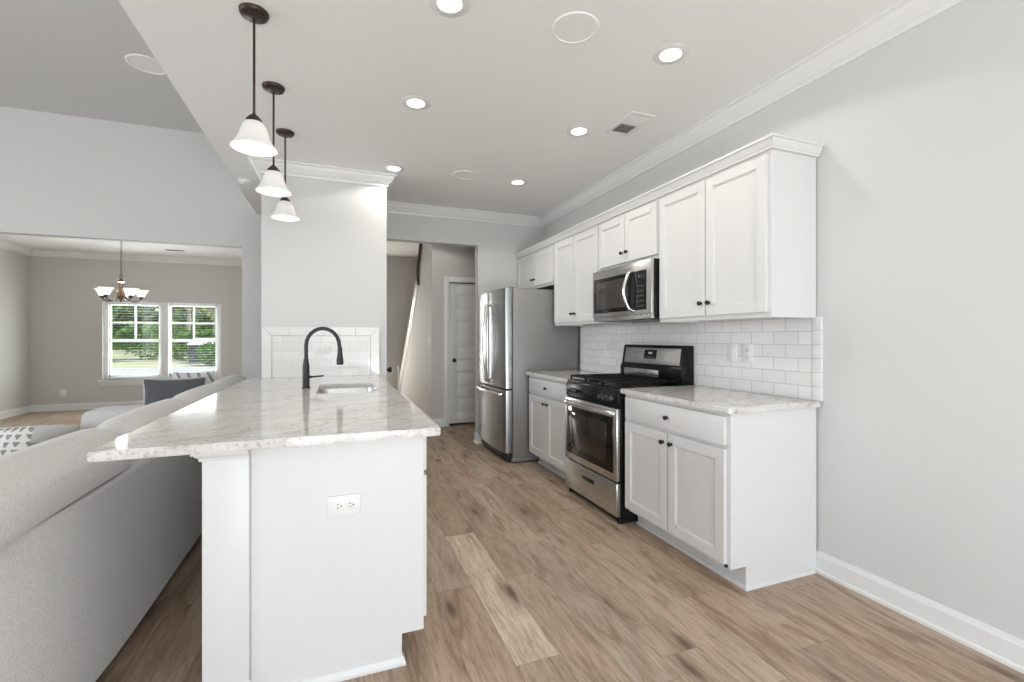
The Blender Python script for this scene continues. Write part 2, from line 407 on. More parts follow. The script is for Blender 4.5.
baseb('baseboard_living', [(-1.05, YG+.12), (-1.05, YG), (-.4, YG)], -1)
baseb('baseboard_foyer', [(1.2, YD), (.74, YD)], 1)

# hall door (5 flat panels), casing, knob
def panel_door(name, x0, x1, z0, z1, y, npan, m, parent):
    b = MB(); wd = x1-x0; st = .11
    b.box((x0, y, z0), (x0+st, y+.035, z1), .003); b.box((x1-st, y, z0), (x1, y+.035, z1), .003)
    b.box((x0+st, y+.014, z0), (x1-st, y+.028, z1))
    ph = (z1-z0-.15)/npan
    for k in range(npan+1):
        zc = z0+k*ph; b.box((x0+st, y, zc), (x1-st, y+.035, zc+.145), .003)
    for k in range(npan):
        zc = z0+k*ph; b.box((x0+st+.03, y+.008, zc+.145+.03), (x1-st-.03, y+.02, zc+ph-.03), .006)
    return b.build(name, m, parent)
d1 = thing('door_1', 'white five-panel interior door with a black knob, seen through the doorway', 'door', (1.495, HY+.01, 0)); d1['kind'] = 'structure'
panel_door('door_slab', .005, .765, .03, 2.035, 0.01, 5, M_trim, d1)
def knob_round(p, loc, axis, r=.027, m=M_blackm):
    prof = [(.001, -.052), (r*.8, -.05), (r, -.036), (r*.85, -.022), (.012, -.016), (.011, -.006), (.030, -.004), (.030, 0)]
    if axis == 'Y': return MB().lathe(prof, loc, 20, 'Y').build('door_knob', m, p)
    return MB().lathe([(a, -z) for a, z in prof], loc, 20, 'X').build('door_knob', m, p)
knob_round(d1, (.075, .008, .93), 'Y')
b = MB(); b.box((-.07, -.026, 0), (.0, -.006, 2.12), .003); b.box((.77, -.026, 0), (.84, -.006, 2.12), .003); b.box((.0, -.026, 2.045), (.77, -.006, 2.12), .003)
b.build('door_casing', M_trim, d1)
# pantry door on the block's right side
d2 = thing('door_2', 'pantry door on the side of the block, only its black knob showing', 'door', (.43, 4.47, 0)); d2['kind'] = 'structure'
box('door_slab', (.001, 0, .01), (.012, .62, 2.03), M_trim, d2, .003)
knob_round(d2, (.013, .07, .945), 'X', .028)
# front door, out of view, glazed to let the added foyer lamp through
d3 = thing('door_3', 'unseen front entry door at the far end of the hall, glazed to pass the added lamp', 'door', (-.05, YD+.02, 0)); d3['kind'] = 'structure'
b = MB(); b.box((0, .02, .01), (.12, .06, 2.34)); b.box((.58, .02, .01), (.7, .06, 2.34)); b.box((.12, .02, .01), (.58, .06, .3)); b.box((.12, .02, 2.2), (.58, .06, 2.34)); b.build('door_slab', M_trim, d3)
box('pane', (.12, .037, .3), (.58, .043, 2.2), M_pane, d3)

# handrail, skirt and stairs
st = thing('staircase', 'carpeted stair flight rising behind the grey sloping wall, with a dark handrail', 'stairs', (1.34, 9.95, 0))
b = MB()
nst = 14
poly = [(0, 0)]
for k in range(nst):
    poly += [(-.22*k, .187*(k+1)), (-.22*(k+1), .187*(k+1))]
poly += [(-.22*nst, 0)]
b = MB(); b.prism(poly, 0, 1.0, axis='X'); b.build('treads', M_carpet, st, smooth=False)
b = MB(); b.prism([(.02, .03), (-2.45, 2.11), (-2.45, 2.44), (.02, .38)], -.100, -.012, axis='X', bev=.005); b.build('skirt_board', M_trim, st)
b = MB(); b.tube([(-.11, -2.50, 2.10), (-.12, -2.50, 2.22), (-.12, -2.52, 2.40), (-.12, -2.72, 2.62), (-.12, -2.86, 2.86)], .024, 12)
b.build('handrail', mat('dark_walnut_handrail', (.07, .04, .028), .35), st)
for k in range(13):
    yy = -.15-.18*k; zz = .32-.835*yy
    MB().cyl((-.06, yy, zz-.03), (-.06, yy, zz+.16), .009, seg=8).build('baluster', M_trim, st)
b = MB(); b.box((-.12, .03, 0), (.0, .15, .62), .006); b.box((-.135, .015, .62), (.015, .165, .65), .006); b.build('newel_post', M_trim, st)
sw = thing('light_switch', 'white toggle switch plate on the grey stair wall', 'switch', (1.249, HY+.18, 1.2))
box('plate', (-.006, -.036, -.058), (0, .036, .058), M_plastic, sw, .002); box('toggle', (-.016, -.006, -.012), (-.006, .006, .012), M_plastic, sw, .002)

# ------------------------------------------------------------------ dining window, blinds
wn = thing('window_1', 'white double window with divided upper sashes in the dining room', 'window', (WX0, YD, WZ0)); wn['kind'] = 'structure'
ww, wh = WX1-WX0, WZ1-WZ0
b = MB(); jb = .07
b.box((0, .04, 0), (jb, .12, wh), .003); b.box((ww-jb, .04, 0), (ww, .12, wh), .003); b.box((ww/2-.065, .03, 0), (ww/2+.065, .12, wh), .003)
b.box((jb, .04, wh-.04), (ww-jb, .12, wh), .003); b.box((jb, .04, 0), (ww-jb, .12, .05), .003)
b.build('window_frame', M_trim, wn)
b = MB(); b.box((-.05, -.045, -.03), (ww+.05, .05, .0), .004); b.box((-.03, -.016, -.09), (ww+.03, -.001, -.03), .003); b.build('window_sill', M_trim, wn)
for sx in (jb, ww/2+.065):
    sw_ = ww/2-.065-jb; s = MB()
    s.box((sx, .06, .05), (sx+.03, .09, wh-.04)); s.box((sx+sw_-.03, .06, .05), (sx+sw_, .09, wh-.04))
    zm = wh*.50
    s.box((sx, .055, zm-.025), (sx+sw_, .10, zm+.03)); s.box((sx, .06, .05), (sx+sw_, .09, .09)); s.box((sx, .06, wh-.07), (sx+sw_, .09, wh-.04))
    s.box((sx+sw_/2-.012, .065, zm), (sx+sw_/2+.012, .085, wh-.05)); zq = (zm+wh-.05)/2; s.box((sx, .065, zq-.012), (sx+sw_, .085, zq+.012))
    sash = s.build('sash', M_trim, wn)
    box('pane', (sx+.02, .073, .07), (sx+sw_-.02, .077, wh-.06), M_pane, sash)
for i, sx in enumerate((jb+.01, ww/2+.075)):
    bl = thing('window_blind', ('left' if i == 0 else 'right')+' white slatted blind, lowered and open, over the dining window', 'blind', (WX0+sx, YD+.015, WZ0), 0)
    sw_ = ww/2-.065-jb-.02
    s = MB()
    for k in range(27):
        z = .06+k*.047; s.box((0, -.009, z), (sw_, .011, z+.0022))
    s.build('slats', M_trim, bl)
    box('head_rail', (0, -.014, wh-.06), (sw_, .014, wh-.03), M_trim, bl, .003)
ot = thing('wall_outlet', 'white outlet plate low on the dining-room wall left of the window', 'outlet', (-4.40, YD, .30))
box('plate', (-.04, -.007, -.06), (.04, 0, .06), M_plastic, ot, .002)
for z in (-.026, .026): box('socket', (-.016, -.009, z-.014), (.016, -.006, z+.014), M_trim, ot, .002)

# ------------------------------------------------------------------ cabinets
def shaker(b, x0, x1, z0, z1, y0=-.02, fr=.058, th=.02):
    """five-piece door face towards -y; back at y0+th"""
    b.box((x0, y0, z0), (x0+fr, y0+th, z1), .0015, 1); b.box((x1-fr, y0, z0), (x1, y0+th, z1), .0015, 1)
    b.box((x0+fr, y0, z0), (x1-fr, y0+th, z0+fr), .0015, 1); b.box((x0+fr, y0, z1-fr), (x1-fr, y0+th, z1), .0015, 1)
    b.box((x0+fr-.001, y0+.009, z0+fr-.001), (x1-fr+.001, y0+th-.002, z1-fr+.001))
    # small inner bead
    i = .007
    b.box((x0+fr, y0+.005, z0+fr), (x0+fr+i, y0+.012, z1-fr)); b.box((x1-fr-i, y0+.005, z0+fr), (x1-fr, y0+.012, z1-fr))
    b.box((x0+fr, y0+.005, z0+fr), (x1-fr, y0+.012, z0+fr+i)); b.box((x0+fr, y0+.005, z1-fr-i), (x1-fr, y0+.012, z1-fr))
KP = [(.001, -.026), (.009, -.0255), (.0135, -.021), (.0135, -.016), (.008, -.011), (.0055, -.008), (.0055, -.003), (.009, -.0015), (.009, 0)]
def knob(x, z, parent, y=-.02): return MB().lathe(KP, (x, y, z), 16, 'Y').build('knob', M_blackm, parent)
def door(root, x0, x1, z0, z1, kx=None, kz=None):
    b = MB(); shaker(b, x0, x1, z0, z1); d = b.build('door', M_cab, root, ang=30)
    if kx is not None: knob(kx, kz, d)
    return d
def drawer(root, x0, x1, z0, z1, kx=None):
    d = box('drawer', (x0, -.02, z0), (x1, 0, z1), M_cab, root, .003)
    if kx is not None:
        for k in kx: knob(k, (z0+z1)/2, d)
    return d
def base_cabinet(label, loc, rz, wd, ndoor=2, ndraw=1, dep=.60, toe=.10, end=None, false=False, group=None):
    r = thing('base_cabinet', label, 'cabinet', loc, rz, group)
    b = MB(); t = .018; H = .882
    for x in (0, wd-t):
        b.prism([(0, .115), (toe, .115), (toe, 0), (dep, 0), (dep, H), (0, H)], x, x+t, axis='X')
    b.box((t, 0, .115), (wd-t, dep, .133)); b.box((t, dep-.012, .133), (wd-t, dep, H)); b.box((t, toe, 0), (wd-t, toe+.012, .115))
    # face frame
    b.box((t, 0, .115), (.04, .018, H)); b.box((wd-.04, 0, .115), (wd-t, .018, H)); b.box((.04, 0, .84), (wd-.04, .018, H)); b.box((.04, 0, .69), (wd-.04, .018, .73)); b.box((.04, 0, .133), (wd-.04, .018, .16))
    b.box((wd/2-.03, 0, .16), (wd/2+.03, .018, .69))
    b.build('body', M_cab, r, smooth=False)
    m0 = .022; dw = (wd-2*m0-.012*(ndoor-1))/ndoor
    for k in range(ndoor):
        a = m0+k*(dw+.012); kx = (a+dw-.03) if k == 0 else a+.03
        door(r, a, a+dw, .135, .70, kx, .645)
    fw = (wd-2*m0-.012*(ndraw-1))/ndraw
    for k in range(ndraw):
        a = m0+k*(fw+.012); drawer(r, a, a+fw, .72, .862, None if false else [a+fw/2])
    SH = [(0, 0), (.013, 0), (.012, .008), (.006, .016), (0, .018)]
    path = [(wd, dep-.02), (wd, toe), (0, toe)] if end == 'right' else [(wd, toe), (0, toe)]
    MB().sweep(SH, path, 1).build('shoe_moulding', M_cab, r, smooth=False)
    return r
R_ = -PI/2   # units on the right wall face -x; local x runs towards the camera
base_cabinet('white two-door base cabinet nearest the camera, right of the gas range, side panel exposed', (1.80, 2.595, 0), R_, .875, end='right')
base_cabinet('white two-door base cabinet between the refrigerator and the gas range', (1.80, 4.215, 0), R_, .838)

def upper_cabinet(label, loc, wd, z0, z1, dep=.325):
    r = thing('wall_cabinet', label, 'cabinet', (loc[0], loc[1], z0), R_)
    h = z1-z0; b = MB(); t = .016
    b.box((0, 0, 0), (t, dep, h)); b.box((wd-t, 0, 0), (wd, dep, h)); b.box((t, 0, h-t), (wd-t, dep, h)); b.box((t, .012, .02), (wd-t, dep, .036)); b.box((t, dep-.008, .036), (wd-t, dep, h-t))
    b.box((t, 0, 0), (.035, .018, h-t)); b.box((wd-.035, 0, 0), (wd-t, .018, h-t)); b.box((.035, 0, 0), (wd-.035, .018, .036)); b.box((.035, 0, h-.04), (wd-.035, .018, h-t))
    b.box((wd/2-.025, 0, .036), (wd/2+.025, .018, h-.04))
    b.build('body', M_cab, r, smooth=False)
    m0 = .018; dw = (wd-2*m0-.008)/2
    door(r, m0, m0+dw, .026, h-.018, m0+dw-.028, .026+.075); door(r, m0+dw+.008, wd-m0, .026, h-.018, m0+dw+.008+.028, .026+.075)
    return r
upper_cabinet('white two-door wall cabinet nearest the camera, above the outlet', (2.08, 2.595), .87, 1.358, 2.215)
upper_cabinet('short white wall cabinet directly above the microwave', (2.08, 3.368), .773, 1.803, 2.215)
upper_cabinet('tall white two-door wall cabinet between the refrigerator and the microwave', (2.08, 4.218), .85, 1.375, 2.215)
upper_cabinet('short white two-door wall cabinet above the refrigerator', (2.08, 5.234), 1.016, 1.80, 2.215)
CC = [(0, 0), (.018, 0), (.020, .010), (.024, .014), (.034, .036), (.037, .046), (.044, .048), (.044, .060), (0, .060)]
tag(MB().sweep([(a, 2.2155+z) for a, z in CC], [(2.405, 1.724), (2.079, 1.724), (2.079, 5.234)], 1).build('cabinet_crown', M_cab, smooth=False), 'white crown moulding capping the row of wall cabinets', 'moulding')

# counters
def rounded(x0, y0, x1, y1, r, n=5):
    pts = []
    for cx, cy, a0 in ((x1-r, y0+r, -PI/2), (x1-r, y1-r, 0), (x0+r, y1-r, PI/2), (x0+r, y0+r, PI)):
        for k in range(n+1):
            a = a0+PI/2*k/n; pts.append((cx+r*math.cos(a), cy+r*math.sin(a)))
    return pts
def slab(name, outer, hole, z0, z1, m):
    bm = bmesh.new()
    def loop(pts):
        vs = [bm.verts.new((x, y, z1)) for x, y in pts]
        return [bm.edges.new((vs[i], vs[(i+1) % len(vs)])) for i in range(len(vs))]
    es = loop(outer)+(loop(hole) if hole else [])
    bmesh.ops.triangle_fill(bm, edges=es, use_beauty=True, normal=(0, 0, 1))
    g = bmesh.ops.extrude_face_region(bm, geom=bm.faces[:])
    for v in [v for v in g['geom'] if isinstance(v, bmesh.types.BMVert)]: v.co.z = z0
    bmesh.ops.recalc_face_normals(bm, faces=bm.faces[:])
    es = [e for e in bm.edges if e.calc_face_angle(0) > 1]
    bmesh.ops.bevel(bm, geom=es, offset=.004, segments=2, affect='EDGES')
    M = MB(); M.bm.free(); M.bm = bm; return M.build(name, m, smooth=True)
SX0, SX1, SY0, SY1 = -.115, .25, 3.0, 3.6
tag(slab('countertop', rounded(-.690, 1.709, .368, 4.357, .012), rounded(SX0, SY0, SX1, SY1, .06), .883, .914, M_granite), 'large white veined granite top of the peninsula, overhanging towards the sofa', 'countertop')
tag(slab('countertop', rounded(1.762, 1.692, 2.396, 2.602, .006), None, .883, .914, M_granite), 'speckled granite worktop right of the range, below the outlet', 'countertop')
tag(slab('countertop', rounded(1.762, 3.372, 2.396, 4.24, .006), None, .883, .914, M_granite), 'small granite worktop between the refrigerator and the range', 'countertop')

# backsplashes
bs = box('backsplash', (2.398, 1.746, .9145), (2.409, 4.262, 1.374), M_tile_r); tag(bs, 'white subway-tile backsplash along the right wall behind the range', 'backsplash')
b = MB()
[b.box((2.397, 1.690, .9145+.0752*k), (2.4095, 1.7445, .9135+.0752*(k+1)), .0015) for k in range(6)]; b.build('edge_tile', M_tileplain, bs)
bc = box('backsplash', (-.508, 4.349, .9145), (.288, 4.359, 1.268), M_tile_c); tag(bc, 'small white subway-tile backsplash with mitred border behind the sink', 'backsplash')
b = MB()
def poly_xz(p): b.prism(p, 4.346, 4.3585, axis='Y', bev=.0015, seg=1)
poly_xz([(-.585, .9145), (-.511, .9145), (-.511, 1.271), (-.585, 1.345)]); poly_xz([(.291, .9145), (.365, .9145), (.365, 1.345), (.291, 1.271)])
n = 6; xs0 = [-.511+(.802)*k/n for k in range(n+1)]
for k in range(n):
    a = xs0[k]+.001; c = xs0[k+1]-.001
    la = -.583 if k == 0 else a; rc = .363 if k == n-1 else c
    poly_xz([(a, 1.271), (c, 1.271), (rc, 1.345), (la, 1.345)])
b.build('border_tile', M_tileplain, bc)
def outlet(label, loc, rz, w_=.115, h_=.073, horiz=True, gang=1, name='wall_outlet'):
    r = thing(name, label, 'outlet', loc, rz)
    box('plate', (-w_/2, -.006, -h_/2), (w_/2, 0, h_/2), M_plastic, r, .002)
    for k in (-1, 1):
        c = (k*.021, 0) if horiz else (0, k*.021)
        if gang == 2: c = (k*.023, 0)
        s_ = MB()
        if gang == 2: s_.box((c[0]-.016, -.009, -.033), (c[0]+.016, -.004, .033), .002)
        else: s_.lathe([(.0005, -.0085), (.016, -.008), (.0165, -.004)], (c[0], 0, c[1]), 20, 'Y')
        f = s_.build('socket', M_trim, r)
        for cc in ([(c[0], c[1])] if gang == 1 else [(c[0], .017), (c[0], -.017)]):
            if gang == 2 and k == -1: break
            for q in (-.006, .006):
                if horiz and gang == 1: box('slot', (cc[0]-.004, -.0095, cc[1]+q-.001), (cc[0]+.004, -.0075, cc[1]+q+.001), M_slot, f)
                else: box('slot', (cc[0]+q-.001, -.0098, cc[1]-.004), (cc[0]+q+.001, -.0085, cc[1]+.004), M_slot, f)
            xx = cc[0]+(.011 if horiz and gang == 1 else 0); zz = cc[1]-(0 if horiz and gang == 1 else .010)
            MB().cyl((xx, -.0100, zz), (xx, -.008, zz), .0025, seg=10).build('ground_hole', M_slot, f)
    return r
outlet('white horizontal duplex outlet on the end panel of the peninsula', (.026, 1.799, .637), 0)
outlet('white duplex outlet plate on the subway tile, nearer the camera, above the near counter', (2.3975, 2.155, 1.155), R_, .073, .115, False, 1)
s3 = thing('light_switch', 'white rocker switch plate on the subway tile, beside the outlet on its range side', 'switch', (2.3975, 2.272, 1.155), R_)
box('plate', (-.0365, -.006, -.0575), (.0365, 0, .0575), M_plastic, s3, .002); box('rocker', (-.016, -.010, -.033), (.016, -.005, .033), M_trim, s3, .002)
outlet('pale outlet plate on the sink backsplash behind the faucet', (-.12, 4.3485, 1.15), 0, .115, .073)

# ------------------------------------------------------------------ peninsula
L_ = PI/2   # faces +x, local x runs away from the camera
pg = None
base_cabinet('white two-door peninsula cabinet nearest the camera', (.318, 1.825, 0), L_, .91, 2, 2, dep=.575)
base_cabinet('white peninsula cabinet under the sink with plain false front', (.318, 2.737, 0), L_, .91, 2, 1, dep=.56, false=True)
base_cabinet('white peninsula cabinet farthest from the camera, against the pantry block', (.318, 3.649, 0), L_, .69, 2, 1, dep=.575)
pp = thing('peninsula_surround', 'white end panel, back panel and square pilasters carrying the peninsula top', 'panel', (0, 1.80, 0))
b = MB(); b.prism([(-.275, 0), (.235, 0), (.235, .115), (.318, .115), (.318, .882), (-.275, .882)], 0, .022, axis='Y', bev=.001, seg=1); b.build('end_panel', M_cab, pp, smooth=False)
box('back_panel', (-.285, .022, 0), (-.265, 2.54, .882), M_cab, pp)
MB().sweep([(0, 0), (.014, 0), (.013, .010), (.006, .030), (0, .034)], [(.235, .022), (.235, 0), (-.262, 0)], 1).build('shoe_moulding', M_cab, pp, smooth=False)
for yy in (-.032, 2.39):
    f = MB(); f.box((-.412, yy, 0), (-.276, yy+.14, .882), .003)
    p_ = f.build('pilaster', M_cab, pp)
    cp = [(0, .846), (.006, .846), (.008, .856), (.017, .864), (.019, .869), (.026, .870), (.026, .881), (0, .881)]
    MB().sweep(cp, [(-.276, yy), (-.412, yy), (-.412, yy+.14), (-.288, yy+.14)], 1).build('capital', M_cab, p_, smooth=False)
    bp = [(0, 0), (.014, 0), (.014, .075), (.006, .09), (0, .094)]
    MB().sweep(bp, [(-.270, yy), (-.412, yy), (-.412, yy+.14), (-.288, yy+.14)], 1).build('plinth', M_cab, p_, smooth=False)

# sink
sk = thing('sink', 'stainless undermount sink set in the peninsula top', 'sink', ((SX0+SX1)/2, (SY0+SY1)/2, .882))
hw, hl = (SX1-SX0)/2, (SY1-SY0)/2
b = MB(); rings = []
for inset, z, r in ((-.022, 0, .07), (.0, -.0, .06), (.003, -.012, .058), (.010, -.155, .05), (.035, -.175, .04), (.10, -.180, .03)):
    rings.append([b.bm.verts.new((x, y, z)) for x, y in rounded(-hw+inset, -hl+inset, hw-inset, hl-inset, r)])
for r0, r1 in zip(rings, rings[1:]):
    n = len(r0)
    for k in range(n): b.bm.faces.new((r0[k], r0[(k+1) % n], r1[(k+1) % n], r1[k]))
b.bm.faces.new(rings[-1]); bowl = b.build('basin', M_sink, sk, recalc=True)
bowl.modifiers.new('t', 'SOLIDIFY').thickness = -.0015
MB().lathe([(.001, -.176), (.02, -.176), (.03, -.1775), (.042, -.1775), (.044, -.1795)], (0, 0, 0), 24).build('drain', M_chrome, sk)

# faucet
fc = thing('faucet', 'dark gooseneck pull-down faucet with side lever, left of the sink', 'faucet', (-.19, 3.36, .9145))
MB().lathe([(.027, 0), (.027, .004), (.0225, .010), (.0215, .15), (.0205, .155), (.016, .185), (.0145, .20)], (0, 0, 0), 24, cap=True).build('base', M_faucet, fc)
pts = [(0, 0, .17), (0, 0, .285)]
for k in range(1, 13):
    a = PI-PI*1.0*k/12; pts.append((.104+.104*math.cos(a), 0, .285+.115*math.sin(a)))
pts += [(.212, 0, .262)]
MB().tube(pts, .0125, 16).build('spout', M_faucet, fc)
MB().lathe([(.0135, .0), (.0155, -.012), (.0155, -.035), (.0225, -.085), (.0225, -.115), (.017, -.118), (.001, -.118)], (.212, 0, .27), 20).build('spray_head', M_faucet, fc)
b = MB(); b.tube([(.015, 0, .075), (.04, 0, .076), (.11, -.02, .082)], .007, 10, [.011, .0065, .006]); b.build('lever', M_faucet, fc)

# ------------------------------------------------------------------ gas range
M_knob = mat('dark_plastic_knob', (.035, .036, .042), .4)
rg = thing('gas_range', 'stainless and black freestanding gas range between the two base cabinets', 'stove', (1.765, 3.365, 0), R_)
RW = .752
b = MB(); b.prism([(.015, .03), (.60, .03), (.60, .895), (.015, .895)], 0, RW, axis='X', bev=.004, seg=1); b.build('body', M_black, rg)
b = MB(); b.box((.02, .03, .0), (RW-.02, .58, .028)); b.build('plinth', M_blackm, rg)
for fx in (.03, RW-.03):
    for fy in (.045, .56): MB().lathe([(.02, .0), (.02, .014), (.012, .02), (.012, .04)], (fx, fy-.02, 0), 16, cap=True).build('foot', M_blackm, rg)
b = MB(); b.prism([(-.005, .785), (.035, .785), (.035, .905), (.012, .905), (-.008, .87)], -.002, RW+.002, axis='X', bev=.004); cpn = b.build('control_panel', M_black, rg)
for kx in (.085, .145, .205, .545, .605, .665)[:]:
    if kx in (.205,): continue
    MB().lathe([(.001, -.034), (.014, -.033), (.0165, -.010), (.021, -.004), (.021, 0)], (kx, -.004, .835), 20, 'Y').build('knob', M_knob, cpn)
# cooktop
b = MB(); b.box((-.002, .01, .895), (RW+.002, .60, .912), .005); ck = b.build('cooktop', M_black, rg)
for bx, by, br in ((.19, .16, .05), (.56, .16, .055), (.19, .42, .04), (.56, .42, .045), (.376, .29, .04)):
    MB().lathe([(br+.012, .911), (br+.010, .918), (br, .922), (br, .928), (br-.006, .932), (.001, .932)], (bx, by, 0), 20).build('burner', M_cast, ck)
for gx0, gx1 in ((.02, .255), (.26, .492), (.497, RW-.02)):
    b = MB(); z = .944; r = .0055
    for y in (.03, .155, .29, .42, .555): b.box((gx0, y-r, z-.007), (gx1, y+r, z+.006), .002, 1)
    for x in (gx0+r, (gx0+gx1)/2, gx1-r): b.box((x-r, .03, z-.007), (x+r, .555, z+.006), .002, 1)
    for x in (gx0+r, gx1-r):
        for y in (.03, .29, .555): b.box((x-r, y-r, .911), (x+r, y+r, z))
    b.build('grate', M_cast, ck)
# oven door
b = MB(); b.box((.004, -.020, .285), (RW-.004, .014, .775), .008); od = b.build('oven_door', M_steel, rg)
box('door_glass', (.045, -.0235, .335), (RW-.045, -.016, .715), M_glassb, od, .003)
box('door_window', (.13, -.025, .39), (RW-.13, -.0215, .665), mat('oven_window_glass', (.03, .022, .018), .04), od, .001)
hp = [(.03, -.018, .735), (.045, -.042, .738)]+[(.05+(RW-.10)*k/12, -.044-.014*math.sin(PI*k/12), .739) for k in range(0, 13)]+[(RW-.045, -.042, .738), (RW-.03, -.02, .735)]
MB().tube(hp, .0125, 12, flat=1.5).build('handle', M_chrome, od)
b = MB(); b.box((.004, -.020, .050), (RW-.004, .014, .275), .006); dr = b.build('storage_drawer', M_steel, rg)
b = MB(); b.box((RW/2-.085, -.0225, .185), (RW/2+.085, -.018, .212), .004); b.build('recessed_pull', M_blackm, dr)
# backguard
b = MB(); b.prism([(.515, .905), (.628, .905), (.628, 1.195), (.555, 1.195), (.530, 1.04), (.515, 1.02)], 0, RW, axis='X', bev=.008); bgd = b.build('backguard', M_black, rg)
b = MB(); b.prism([(.5265, 1.048), (.5335, 1.048), (.554, 1.172), (.547, 1.172)], .04, RW-.04, axis='X', bev=.002); b.build('fascia', M_steel, bgd)
b = MB(); b.prism([(.5315, 1.088), (.5395, 1.088), (.551, 1.157), (.543, 1.157)], .30, .45, axis='X'); dp = b.build('display', M_glassb, bgd)
b = MB(); b.prism([(.5362, 1.125), (.539, 1.125), (.542, 1.141), (.5392, 1.141)], .35, .40, axis='X'); b.build('digits', M_digit, dp)
for k in range(6): MB().prism([(.5322, 1.098), (.535, 1.098), (.536, 1.103), (.5332, 1.103)], .312+k*.022, .322+k*.022, axis='X').build('button', M_rubber, dp)
b = MB(); b.prism([(.512, .945), (.520, .945), (.520, 1.005), (.513, 1.005)], .06, RW-.25, axis='X', bev=.001); b.build('vent_strip', M_steel, bgd)

# ------------------------------------------------------------------ microwave
mw = thing('microwave', 'stainless over-the-range microwave with a black glass door and curved handle', 'microwave', (2.01, 3.366, 1.385), R_)
MW, MH = .77, .412
box('body', (0, .02, 0), (MW, .385, MH), M_black, mw, .003)
b = MB(); b.box((.0, .0, .03), (MW, .022, MH), .004); b.box((.02, .0, .0), (MW, .03, .03), .002); mf = b.build('front', M_steel, mw)
box('glass', (.025, -.004, .065), (MW-.055, .004, MH-.068), M_glassb, mf, .002)
box('window', (.065, -.0055, .095), (.50, -.003, MH-.098), mat('microwave_mesh_window', (.055, .05, .046), .12), mf, .001)
hz = [(.562, .0, .062), (.562, -.028, .075)]+[(.562-.012*math.sin(PI*k/14), -.036-.034*math.sin(PI*k/14), .08+(MH-.16)*k/14) for k in range(15)]+[(.562, -.028, MH-.075), (.562, .0, MH-.062)]
MB().tube(hz, .011, 12, flat=1.3).build('handle', M_chrome, mf)
b = MB(); b.box((.615, -.0055, MH-.125), (.70, -.0035, MH-.095), .001); mdsp = b.build('display', M_display, mf)
M_key = mat('dim_key_print', (.05, .05, .05), .5)
for i in range(3):
    for j in range(5): box('button', (.618+i*.028, -.0052, .085+j*.036), (.638+i*.028, -.0038, .098+j*.036), M_key, mf)
b = MB()
for k in range(9): b.box((.06+k*.07, .06, -.004), (.11+k*.07, .3, .001))
b.build('underside_vent', M_rubber, mw)

# ------------------------------------------------------------------ refrigerator
fr = thing('refrigerator', 'stainless french-door refrigerator with bottom freezer in the far corner', 'refrigerator', (1.64, 5.18, 0), R_)
FW = .91
box('body', (0, 0, .055), (FW, .73, 1.745), M_sidegrey, fr, .006)
box('base_grille', (.01, -.01, .012), (FW-.0, .70, .055), M_rubber, fr, .006)
b = MB(); b.box((.02, -.05, .02), (FW-.02, -.012, .095), .004); b.build('toe_grille', M_blackm, fr)
for hx in (.04, FW-.09): box('hinge_cover', (hx, -.03, 1.746), (hx+.05, .06, 1.762), M_rubber, fr, .004)
def curved(x0, x1, z0, z1, name, parent):
    n = 14; poly = []
    def front(x): return -.080-.024*(1-((x-FW/2)/(FW/2))**2)
    poly = [(x0+(x1-x0)*k/n, front(x0+(x1-x0)*k/n)) for k in range(n+1)]
    e = .012
    poly[0] = (x0, poly[0][1]+e*.7); poly.insert(1, (x0+e*.5, front(x0)+e*.15)); poly[-1] = (x1, poly[-1][1]+e*.7); poly.insert(-1, (x1-e*.5, front(x1)+e*.15))
    poly += [(x1, -.008), (x0, -.008)]
    b = MB(); b.prism(poly, z0, z1, bev=.003, seg=1); return b.build(name, M_steelv, parent, ang=30)
ld = curved(.003, FW/2-.003, .745, 1.75, 'door', fr); rd = curved(FW/2+.003, FW-.003, .745, 1.75, 'door', fr)
fd = curved(.003, FW-.003, .105, .728, 'freezer_drawer', fr)
for dd, sg in ((ld, -1), (rd, 1)):
    cx = FW/2+sg*.028
    pts = [(cx, -.11, .79), (cx+sg*.004, -.135, .80)]+[(cx+sg*(.004+.034*math.sin(PI*k/16)), -.142-.022*math.sin(PI*k/16), .81+.78*k/16) for k in range(17)]+[(cx+sg*.004, -.135, 1.60), (cx, -.11, 1.61)]
    MB().tube(pts, .011, 12, flat=1.4).build('handle', M_chrome, dd)
pts = [(.07, -.095, .685), (.075, -.125, .685)]+[(.08+(FW-.16)*k/14, -.128-.028*math.sin(PI*k/14), .686) for k in range(15)]+[(FW-.075, -.125, .685), (FW-.07, -.095, .685)]
MB().tube(pts, .0115, 12, flat=1.4).build('handle', M_chrome, fd)

# ------------------------------------------------------------------ ceiling fixtures
rl = thing('recessed_light', 'x', 'ceiling light', (1.64, 1.96, ZC), 0, 'recessed kitchen ceiling lights')
MB().lathe([(.054, -.0045), (.088, -.0035), (.092, -.001), (.092, 0.0)], (0, 0, 0), 32).build('trim_ring', M_trim, rl)
MB().lathe([(.001, -.006), (.053, -.006), (.0545, -.0045), (.055, -.001)], (0, 0, 0), 32).build('lens', M_led, rl)
light('lamp', 'SPOT', (0, 0, -.02), (0, 0, 0), 13, (1, .95, .88), .06, parent=rl).data.spot_size = math.radians(150)
rl['label'] = 'lit recessed light in the right row, nearest the camera'
for (x, y), lb in (((1.63, 2.92), 'lit recessed light in the right row, beside the ceiling vent'), ((1.62, 4.09), 'lit recessed light in the right row, farthest from the camera, near the refrigerator'),
                   ((.47, 2.01), 'lit recessed light in the left row, cut by the top edge of the photo'), ((.47, 2.94), 'lit recessed light in the middle of the left row'),
                   ((.47, 4.14), 'lit recessed light in front of the pantry block crown')):
    dup(rl, (x, y, ZC), label=lb)
